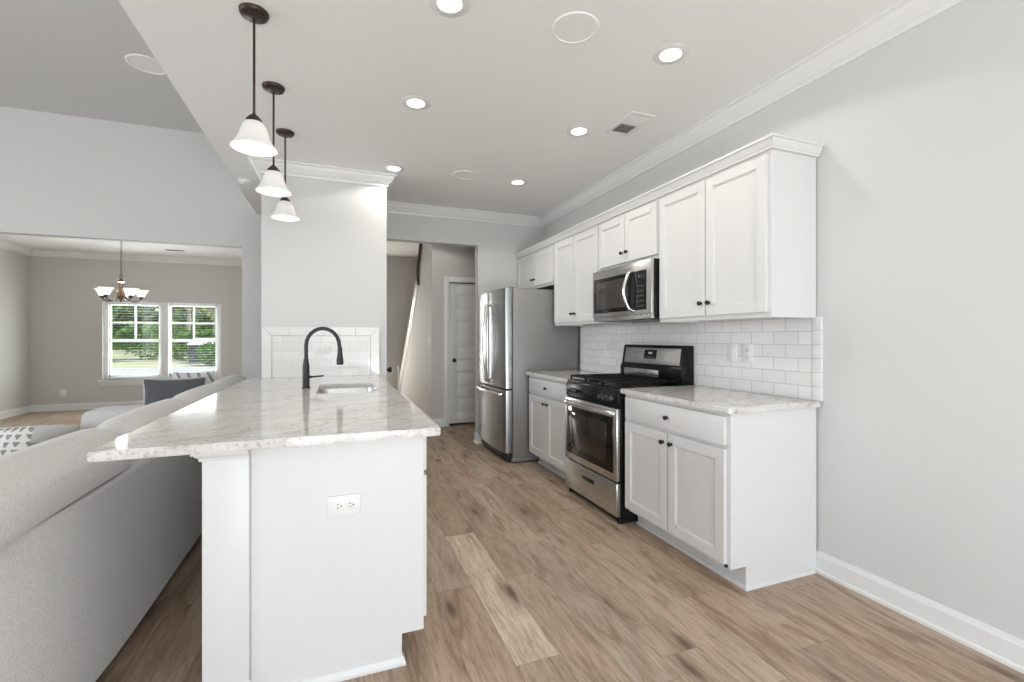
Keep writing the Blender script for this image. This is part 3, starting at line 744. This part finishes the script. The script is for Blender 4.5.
for x, y, z, lb in ((1.1, 5.8, ZC, 'added recessed light, out of view, brightening the hall beyond the doorway'), (.2, 8.3, 3.0, 'added recessed light, out of view, brightening the stair hall'),  # hall and stair-hall lamps added out of view to brighten those rooms
                    (-3.4, .6, ZG, 'recessed light in the living-room ceiling over the sofa')):
    dup(rl, (x, y, z), label=lb, group='recessed lights outside the kitchen')
sp_ = thing('ceiling_speaker', 'round flush ceiling speaker nearest the camera, larger in view', 'speaker', (1.072, 1.96, ZC), 0, 'flush ceiling speakers')
MB().lathe([(.001, -.004), (.098, -.004), (.100, -.007), (.112, -.006), (.115, 0)], (0, 0, 0), 36).build('grille', M_ceil, sp_)
dup(sp_, (1.097, 4.08, ZC), label='round flush ceiling speaker farther off, near the back doorway')
s2 = thing('ceiling_disc', 'round flush grille on the high living-room ceiling, partly hidden by the kitchen ceiling', 'vent', (-1.53, 4.85, ZG))
MB().lathe([(.001, -.004), (.13, -.004), (.133, -.010), (.15, -.008), (.153, 0)], (0, 0, 0), 36).build('grille', M_ceil, s2)
sd = thing('smoke_detector', 'small round white smoke detector left of the pantry block', 'smoke detector', (-.80, 4.96, ZC))
MB().lathe([(.001, -.034), (.045, -.033), (.055, -.026), (.058, -.008), (.066, -.006), (.066, 0)], (0, 0, 0), 28).build('cover', M_plastic, sd)
vt = thing('ceiling_vent', 'white rectangular supply vent in the kitchen ceiling', 'vent', (1.905, 2.70, ZC), 0)
b = MB(); b.box((-.095, -.165, -.008), (-.065, .165, 0), .002); b.box((.065, -.165, -.008), (.095, .165, 0), .002); b.box((-.065, -.165, -.008), (.065, -.13, 0), .002); b.box((-.065, .13, -.008), (.065, .165, 0), .002); b.box((-.065, -.006, -.008), (.065, .006, 0))
b.build('frame', M_trim, vt)
box('duct', (-.065, -.13, -.0015), (.065, .13, -.0005), M_dark, vt)
b = MB()
for k in range(22):
    y = -.125+k*.0118; dy = .009 if k < 11 else -.009
    b.prism([(y, -.001), (y+.0016, -.001), (y+.0016+dy, -.008), (y+dy, -.008)], -.064, .064, axis='X')
b.build('louvre', M_trim, vt, smooth=False)
v2 = thing('ceiling_vent', 'small supply vent in the dining-room ceiling near the window', 'vent', (-2.55, 9.3, ZC))
b = MB(); b.box((-.15, -.06, -.008), (.15, .06, 0), .002); b.build('frame', M_trim, v2)
b = MB(); [b.box((-.13, -.045+k*.018, -.010), (.13, -.037+k*.018, -.007)) for k in range(6)]; b.build('louvre', M_dark, v2)

# pendants
pd = thing('pendant_light', 'x', 'pendant light', (-.352, 2.386, ZC), 0, 'pendants over the peninsula')
MB().lathe([(.001, -.024), (.046, -.023), (.056, -.018), (.061, -.008), (.062, 0)], (0, 0, 0), 32).build('canopy', M_bronze, pd)
for a in (.4, .4+PI): MB().ball((math.cos(a)*.04, math.sin(a)*.04, -.025), .005, 10).build('canopy_screw', M_bronze, pd)
MB().cyl((0, 0, -.03), (0, 0, -.475), .0055, seg=12).build('rod', M_bronze, pd)
MB().lathe([(.001, -.466), (.010, -.467), (.013, -.474), (.022, -.478), (.024, -.485), (.031, -.489), (.034, -.499), (.034, -.506), (.001, -.506)], (0, 0, 0), 28).build('socket_cap', M_bronze, pd)
sh = MB().lathe([(.028, -.503), (.036, -.506), (.048, -.520), (.056, -.542), (.062, -.566), (.072, -.590), (.086, -.610), (.096, -.620), (.098, -.624), (.095, -.625)], (0, 0, 0), 40).build('shade', M_shade, pd)
sh.modifiers.new('t', 'SOLIDIFY').thickness = .004
MB().ball((0, 0, -.585), .027, 20).build('bulb', M_bulb, pd)
light('lamp', 'POINT', (0, 0, -.65), (0, 0, 0), .35, (1, .93, .84), .02, parent=pd)
pd['label'] = 'bronze pendant with white bell shade, nearest the camera and largest of the three'
dup(pd, (-.349, 3.055, ZC), label='bronze pendant with white bell shade, middle of the three over the peninsula')
dup(pd, (-.347, 3.694, ZC), label='bronze pendant with white bell shade, farthest, in front of the pantry block')

# chandelier
cl = thing('chandelier', 'five-arm bronze chandelier with upturned white glass shades in the dining room', 'chandelier', (-2.97, 8.4, ZC))
CZ = -.05
MB().lathe([(.001, -.03), (.05, -.028), (.065, 0)], (0, 0, 0), 24).build('canopy', M_bronze, cl)
b = MB()
for k in range(15):
    z = -.045-k*.0375
    ring = [(.010*math.cos(a)*(1 if k % 2 else 0)+0, .010*math.cos(a)*(0 if k % 2 else 1), z+.022*math.sin(a)) for a in [2*PI*q/10 for q in range(11)]]
    b.tube(ring, .0028, 6)
b.build('chain', M_bronze, cl)
b = MB(); b.lathe([(.001, -.545), (.012, -.55), (.016, -.575), (.03, -.59), (.055, -.60), (.06, -.612), (.03, -.625), (.022, -.66), (.026, -.72), (.04, -.76), (.05, -.80), (.045, -.84), (.022, -.87), (.012, -.885), (.016, -.90), (.001, -.915)], (0, 0, CZ), 24); b.tube([(.022*math.cos(a), 0, CZ-.535+.022*math.sin(a)) for a in [2*PI*q/14 for q in range(15)]], .004, 8)
b.build('stem', mat('antique_bronze_stem', (.20, .13, .09), .4, .6), cl)
for k in range(5):
    a = 2*PI*k/5+.5; c, s_ = math.cos(a), math.sin(a)
    prof = [(.03, -.80+CZ), (.07, -.86+CZ), (.12, -.895+CZ), (.17, -.90+CZ), (.215, -.88+CZ), (.235, -.85+CZ)]
    arm = MB().tube([(r*c, r*s_, z) for r, z in prof], .008, 10).build('arm', M_bronze, cl)
    MB().lathe([(.010, -.86), (.030, -.852), (.034, -.84), (.022, -.83), (.022, -.815)], (.235*c, .235*s_, CZ), 18).build('cup', M_bronze, arm)
    g = MB().lathe([(.001, -.822), (.040, -.820), (.050, -.80), (.062, -.765), (.082, -.735), (.095, -.722)], (.235*c, .235*s_, CZ), 28).build('glass_shade', M_shade2, arm)
    g.modifiers.new('t', 'SOLIDIFY').thickness = .003
light('lamp', 'POINT', (0, 0, -.70), (0, 0, 0), 32, (1, .9, .8), .04, parent=cl)

# ------------------------------------------------------------------ sofa, ottoman and pillows
def soft(name, a, b_, m, parent=None, r=.05, bulge=.02, lean=0, n=10):
    """rounded, slightly puffed upholstered block"""
    bm = bmesh.new(); bmesh.ops.create_cube(bm, size=2)
    bmesh.ops.subdivide_edges(bm, edges=bm.edges[:], cuts=n, use_grid_fill=True)
    c = [(a[i]+b_[i])/2 for i in range(3)]; h = [(b_[i]-a[i])/2 for i in range(3)]
    for v in bm.verts:
        p = [v.co[i]*h[i] for i in range(3)]
        q = [max(-h[i]+r, min(h[i]-r, p[i])) for i in range(3)]
        d = Vector([p[i]-q[i] for i in range(3)])
        if d.length > 1e-6:
            d = d.normalized()*r
        pos = Vector(q)+d
        for i in range(3):
            f = 1
            for j in range(3):
                if j != i: f *= max(0, 1-(v.co[j])**2)
            pos[i] += (1 if v.co[i] > 0 else -1)*abs(v.co[i])*bulge*f
        pos.x += lean*(pos.z+h[2])/(2*h[2])
        v.co = pos+Vector(c)
    M = MB(); M.bm.free(); M.bm = bm
    return M.build(name, m, parent, ang=80)
so = thing('sofa', 'long pale grey upholstered sofa with its back to the peninsula', 'sofa', (-1.35, 3.5, 0))
ox, oy = 1.35, -3.5
outer = [(-.80, 5.62), (-.80, 2.35), (-.803, 2.15), (-.812, 2.0), (-.83, 1.86), (-.855, 1.75), (-.895, 1.64), (-.95, 1.55), (-1.03, 1.48), (-1.15, 1.44), (-2.12, 1.42), (-2.15, 1.46), (-2.15, 1.62), (-1.12, 1.62), (-1.0, 1.68), (-.95, 1.8), (-.93, 2.0), (-.93, 5.42)]
poly = outer+[(-1.98, 5.40), (-2.04, 5.44), (-2.05, 5.58), (-1.98, 5.62)]
# back frame + near arm as one shell
bm_ = MB(); bm_.prism([(x+ox, y+oy) for x, y in outer+[(-.93, 5.62)]],   .045, .682, bev=.016, seg=3)
for v in bm_.bm.verts:
    if v.co.z > .3 and v.co.x > .40 : v.co.x -= .022*(v.co.z-.3)/.38
    elif v.co.x > .40: v.co.x += .028
bm_.build('back_frame', M_sofa, so)
soft('arm', (-2.22+ox, 5.36+oy, .05), (-.94+ox, 5.62+oy, .585), M_sofa, so, .09, .01)
box('seat_base', (-2.08+ox, 1.63+oy, .07), (-.935+ox, 5.36+oy, .29), M_sofa, so, .02)
yy = [1.63, 2.56, 3.50, 4.44, 5.36]
cy = [1.40, 2.58, 3.60, 4.55, 5.60]
for k in range(4):
    soft('seat_cushion', (-2.10+ox, yy[k]+.005+oy, .29), (-1.14+ox, yy[k+1]-.005+oy, .45), M_sofa, so, .04, .012)
for k in range(4):
    prof = [(-.838, .692), (-.832, .715), (-.835, .76), (-.85, .80), (-.872, .835), (-.905, .862), (-.945, .876), (-.985, .876), (-1.025, .862), (-1.06, .83), (-1.085, .78), (-1.105, .70), (-1.125, .60), (-1.15, .50), (-1.165, .455), (-1.16, .445), (-.98, .445), (-.965, .46), (-.955, .55), (-.945, .66), (-.935, .688), (-.92, .690), (-.87, .689)]
    y0, y1 = cy[k]+.004, cy[k+1]-.004; M = MB(); rows = []; nn = 22
    for q in range(nn+1):
        u = -math.cos(PI*q/nn); t_ = u*(y1-y0)/2+(y0+y1)/2
        e_ = max(0, abs(u)-.70)/.30; sc = 1-.40*(1-math.sqrt(max(0, 1-e_*e_))); bul = .975+.03*(1-u*u)
        rows.append([M.bm.verts.new(((px+.98)*sc*bul-.98+ox+.012*(sc < 1)*(sc-1), t_+oy, (pz-.445)*(1-(1-sc)*.5)*bul+.445)) for px, pz in prof])
    for a_, b_ in zip(rows, rows[1:]):
        for q in range(len(prof)): M.bm.faces.new((a_[q], a_[(q+1) % len(prof)], b_[(q+1) % len(prof)], b_[q]))
    M.bm.faces.new(rows[0]); M.bm.faces.new(rows[-1][::-1]); M.build('back_cushion', M_sofa, so, ang=62)
for x, y in ((-2.05, 1.53), (-2.05, 5.5), (-.88, 5.5), (-.95, 1.75)):
    MB().cyl((x+ox, y+oy, 0), (x+ox, y+oy, .05), .025, .03, 16).build('foot', M_blackm, so)
ott = thing('ottoman', 'pale grey upholstered ottoman standing in front of the sofa', 'ottoman', (-2.76, 4.72, 0))
soft('cushion', (-.54, -.55, .28), (.60, .60, .485), M_sofa, ott, .06, .012)
box('base', (-.52, -.53, .05), (.58, .58, .285), M_sofa, ott, .02)
for x in (-.45, .45):
    for y in (-.45, .42): MB().cyl((x, y, 0), (x, y, .055), .022, .028, 14).build('foot', M_blackm, ott)
def pillow(name, label, loc, size, rot, m, th=.13, piping=None):
    r = thing(name, label, 'pillow', loc); r.rotation_euler = rot
    w_, h_ = size; n = 16; bm = bmesh.new(); G = {}
    for s_ in (-1, 1):
        for i in range(n+1):
            for j in range(n+1):
                u, v = 2*i/n-1, 2*j/n-1
                edge = i in (0, n) or j in (0, n)
                if edge and s_ == 1: G[s_, i, j] = G[-1, i, j]; continue
                t_ = th/2*((1-u*u)*(1-v*v))**.45
                pu = u*(1-.07*(1-v*v)*abs(u)); pv = v*(1-.07*(1-u*u)*abs(v))
                G[s_, i, j] = bm.verts.new((pu*w_/2, s_*t_, (pv+1)*h_/2))
        for i in range(n):
            for j in range(n):
                q = [G[s_, i, j], G[s_, i+1, j], G[s_, i+1, j+1], G[s_, i, j+1]]
                bm.faces.new(q if s_ == -1 else q[::-1])
    M = MB(); M.bm.free(); M.bm = bm; M.build('cover', m, r, ang=85)
    if piping:
        ring = [(-1, -1), (-.5, -1), (0, -1), (.5, -1), (1, -1), (1, -.5), (1, 0), (1, .5), (1, 1), (.5, 1), (0, 1), (-.5, 1), (-1, 1), (-1, .5), (-1, 0), (-1, -.5), (-1, -1)]
        pts = []
        for u, v in ring:
            pu = u*(1-.07*(1-v*v)*abs(u)); pv = v*(1-.07*(1-u*u)*abs(v)); pts.append((pu*w_/2, 0, (pv+1)*h_/2))
        MB().tube(pts, .009, 8).build('piping', piping, r)
    return r
pillow('throw_pillow', 'white throw pillow with grey ikat pattern at the left edge', (-1.565, 2.80, .455), (.47, .39), (-.18, 0, -.25), M_ikat, .15)
pillow('throw_pillow', 'charcoal grey pillow with pale piping at the far end of the sofa', (-1.44, 5.22, .462), (.50, .41), (-.16, 0, .08), M_grey, .13, M_piping)
pillow('throw_pillow', 'grey and white striped pillow behind the charcoal one', (-1.33, 5.42, .595), (.36, .32), (.0, 0, .1), M_stripe, .11)
tag(soft('throw_blanket', (-1.99, 3.52, .462), (-1.70, 3.84, .585), M_grey, None, .035, .01), 'folded charcoal throw on the sofa seat beside the patterned pillow', 'blanket')

# ------------------------------------------------------------------ outside the dining window
GZ = -.35
o = struct(box('ground', (-60, 10.5, GZ-.2), (50, 90, GZ), M_grass), 'sunlit lawn outside the dining window', 'lawn')
tag(box('driveway', (-40, 17, GZ), (25, 30, GZ+.02), M_road), 'pale concrete driveway crossing the lawn outside', 'driveway')
def leafy(b, c, r, n, sz, sc=(1, 1, .8)):
    for _ in range(n):
        while True:
            p = Vector((random.uniform(-1, 1), random.uniform(-1, 1), random.uniform(-1, 1)))
            if .35 < p.length < 1: break
        p = Vector((p.x*r*sc[0], p.y*r*sc[1], p.z*r*sc[2]))+Vector(c)
        q = Vector((random.gauss(0, 1), random.gauss(0, 1), random.gauss(0, 1))).normalized(); t_ = q.orthogonal().normalized(); s_ = q.cross(t_)
        k = sz*random.uniform(.6, 1.3)
        b.bm.faces.new([b.bm.verts.new(p+t_*k*x+s_*k*y) for x, y in ((-.5, 0), (0, -.3), (.5, 0), (0, .3))])
def tree(label, x, y, h, r, leaf, forks=3, group='trees outside the dining window'):
    t = thing('tree', label, 'tree', (x, y, GZ), 0, group)
    b = MB(); b.tube([(0, 0, 0), (.1, 0, h*.25), (0, .1, h*.45), (.1, 0, h*.8)], .1, 8, [.22, .17, .12, .05])
    for k in range(forks):
        a = k*2.1+.4; b.tube([(.06, 0, h*.3), (math.cos(a)*r*.4, math.sin(a)*r*.4, h*.5), (math.cos(a)*r*.7, math.sin(a)*r*.7, h*.7)], .06, 6, [.1, .07, .03])
    b.build('trunk', M_bark, t)
    b = MB()
    for k in range(7):
        a = k*.9; leafy(b, (math.cos(a)*r*.5, math.sin(a)*r*.5, h*(.45+.4*random.random())), r*.6, 420, .42)
    b.build('crown', leaf, t, smooth=False, recalc=False)
tree('green tree with pale leaning trunks, leftmost through the window', -13.6, 36, 8, 3.0, M_leaf)
tree('tall green tree behind the left half of the window', -14.5, 57, 14, 4.2, M_leaf)
tree('yellowing tree behind the right half of the window', -9.6, 45, 10, 3.3, M_leaf2)
tree('green tree toward the right edge of the window', -5.8, 60, 14, 4.2, M_leaf)
tree('tall backdrop tree seen high through the left panes', -26, 60, 15, 5, M_leaf)
tree('autumn-tinted tree at the right edge of the window', -2.6, 51, 12, 4, M_leaf2)
wd_ = MB()
for k in range(26): leafy(wd_, (-42+k*2.3+random.uniform(-1, 1), 78+random.uniform(-2, 2), random.uniform(2, 11)), 5.5, 380, 1.5, (1, .5, .9))
for k in range(26): leafy(wd_, (-42+k*2.3, 78, 2.5), 3.5, 160, 1.5, (1, .5, .9))
tag(wd_.build('woodland', M_leaf, None, smooth=False, recalc=False), 'dense green woodland far behind the lawn outside', 'trees', kind='stuff')
def shrub(label, x, y, r, leaf=M_leaf):
    b = MB(); leafy(b, (0, 0, r*.7), r, 900, .3, (1.3, 1, .75)); o = b.build('shrub', leaf, None, smooth=False, recalc=False); o.location = (x, y, GZ); tag(o, label, 'shrub', 'shrubs outside')
shrub('dark shrub at the foot of the trees in the left panes', -12.4, 41.5, 1.9); shrub('dark hedge below the trees behind the window mullion', -9.6, 39, 1.5); shrub('low shrub beside the driveway in the right pane', -6.3, 31, 1.0)
shrub('low plants right under the window sash, left pane', -3.4, 11.6, .42)
hs = thing('neighbour_house', 'neighbouring house with pale siding and dark roof across the drive', 'house', (-4.7, 38, GZ))
box('wall', (-1.7, 0, 0), (6, 6, 2.6), M_siding, hs)
b = MB(); b.prism([(-.5, 2.55), (6.5, 2.55), (3, 4.2)], -2.1, 6.3, axis='X'); b.build('roof', M_roofs, hs, smooth=False)
b = MB(); [b.box((x, -.6, 0), (x+.16, -.44, 2.55)) for x in (-1.6, 0, 1.6)]; b.build('porch_post', M_siding, hs)
ca = thing('garden_shed', 'dark slate-blue lean-to shed on the lawn across the drive', 'shed', (-8.6, 34, GZ))
b = MB(); b.prism([(0, 0), (1.8, 0), (1.8, 1.5), (0, 1.15)], 0, 1.9, axis='X'); b.build('wall', M_roofs, ca, smooth=False)
b = MB(); b.prism([(-.1, 1.15), (1.9, 1.53), (1.9, 1.6), (-.1, 1.22)], -.1, 2.0, axis='X'); b.build('roof', M_siding, ca, smooth=False)
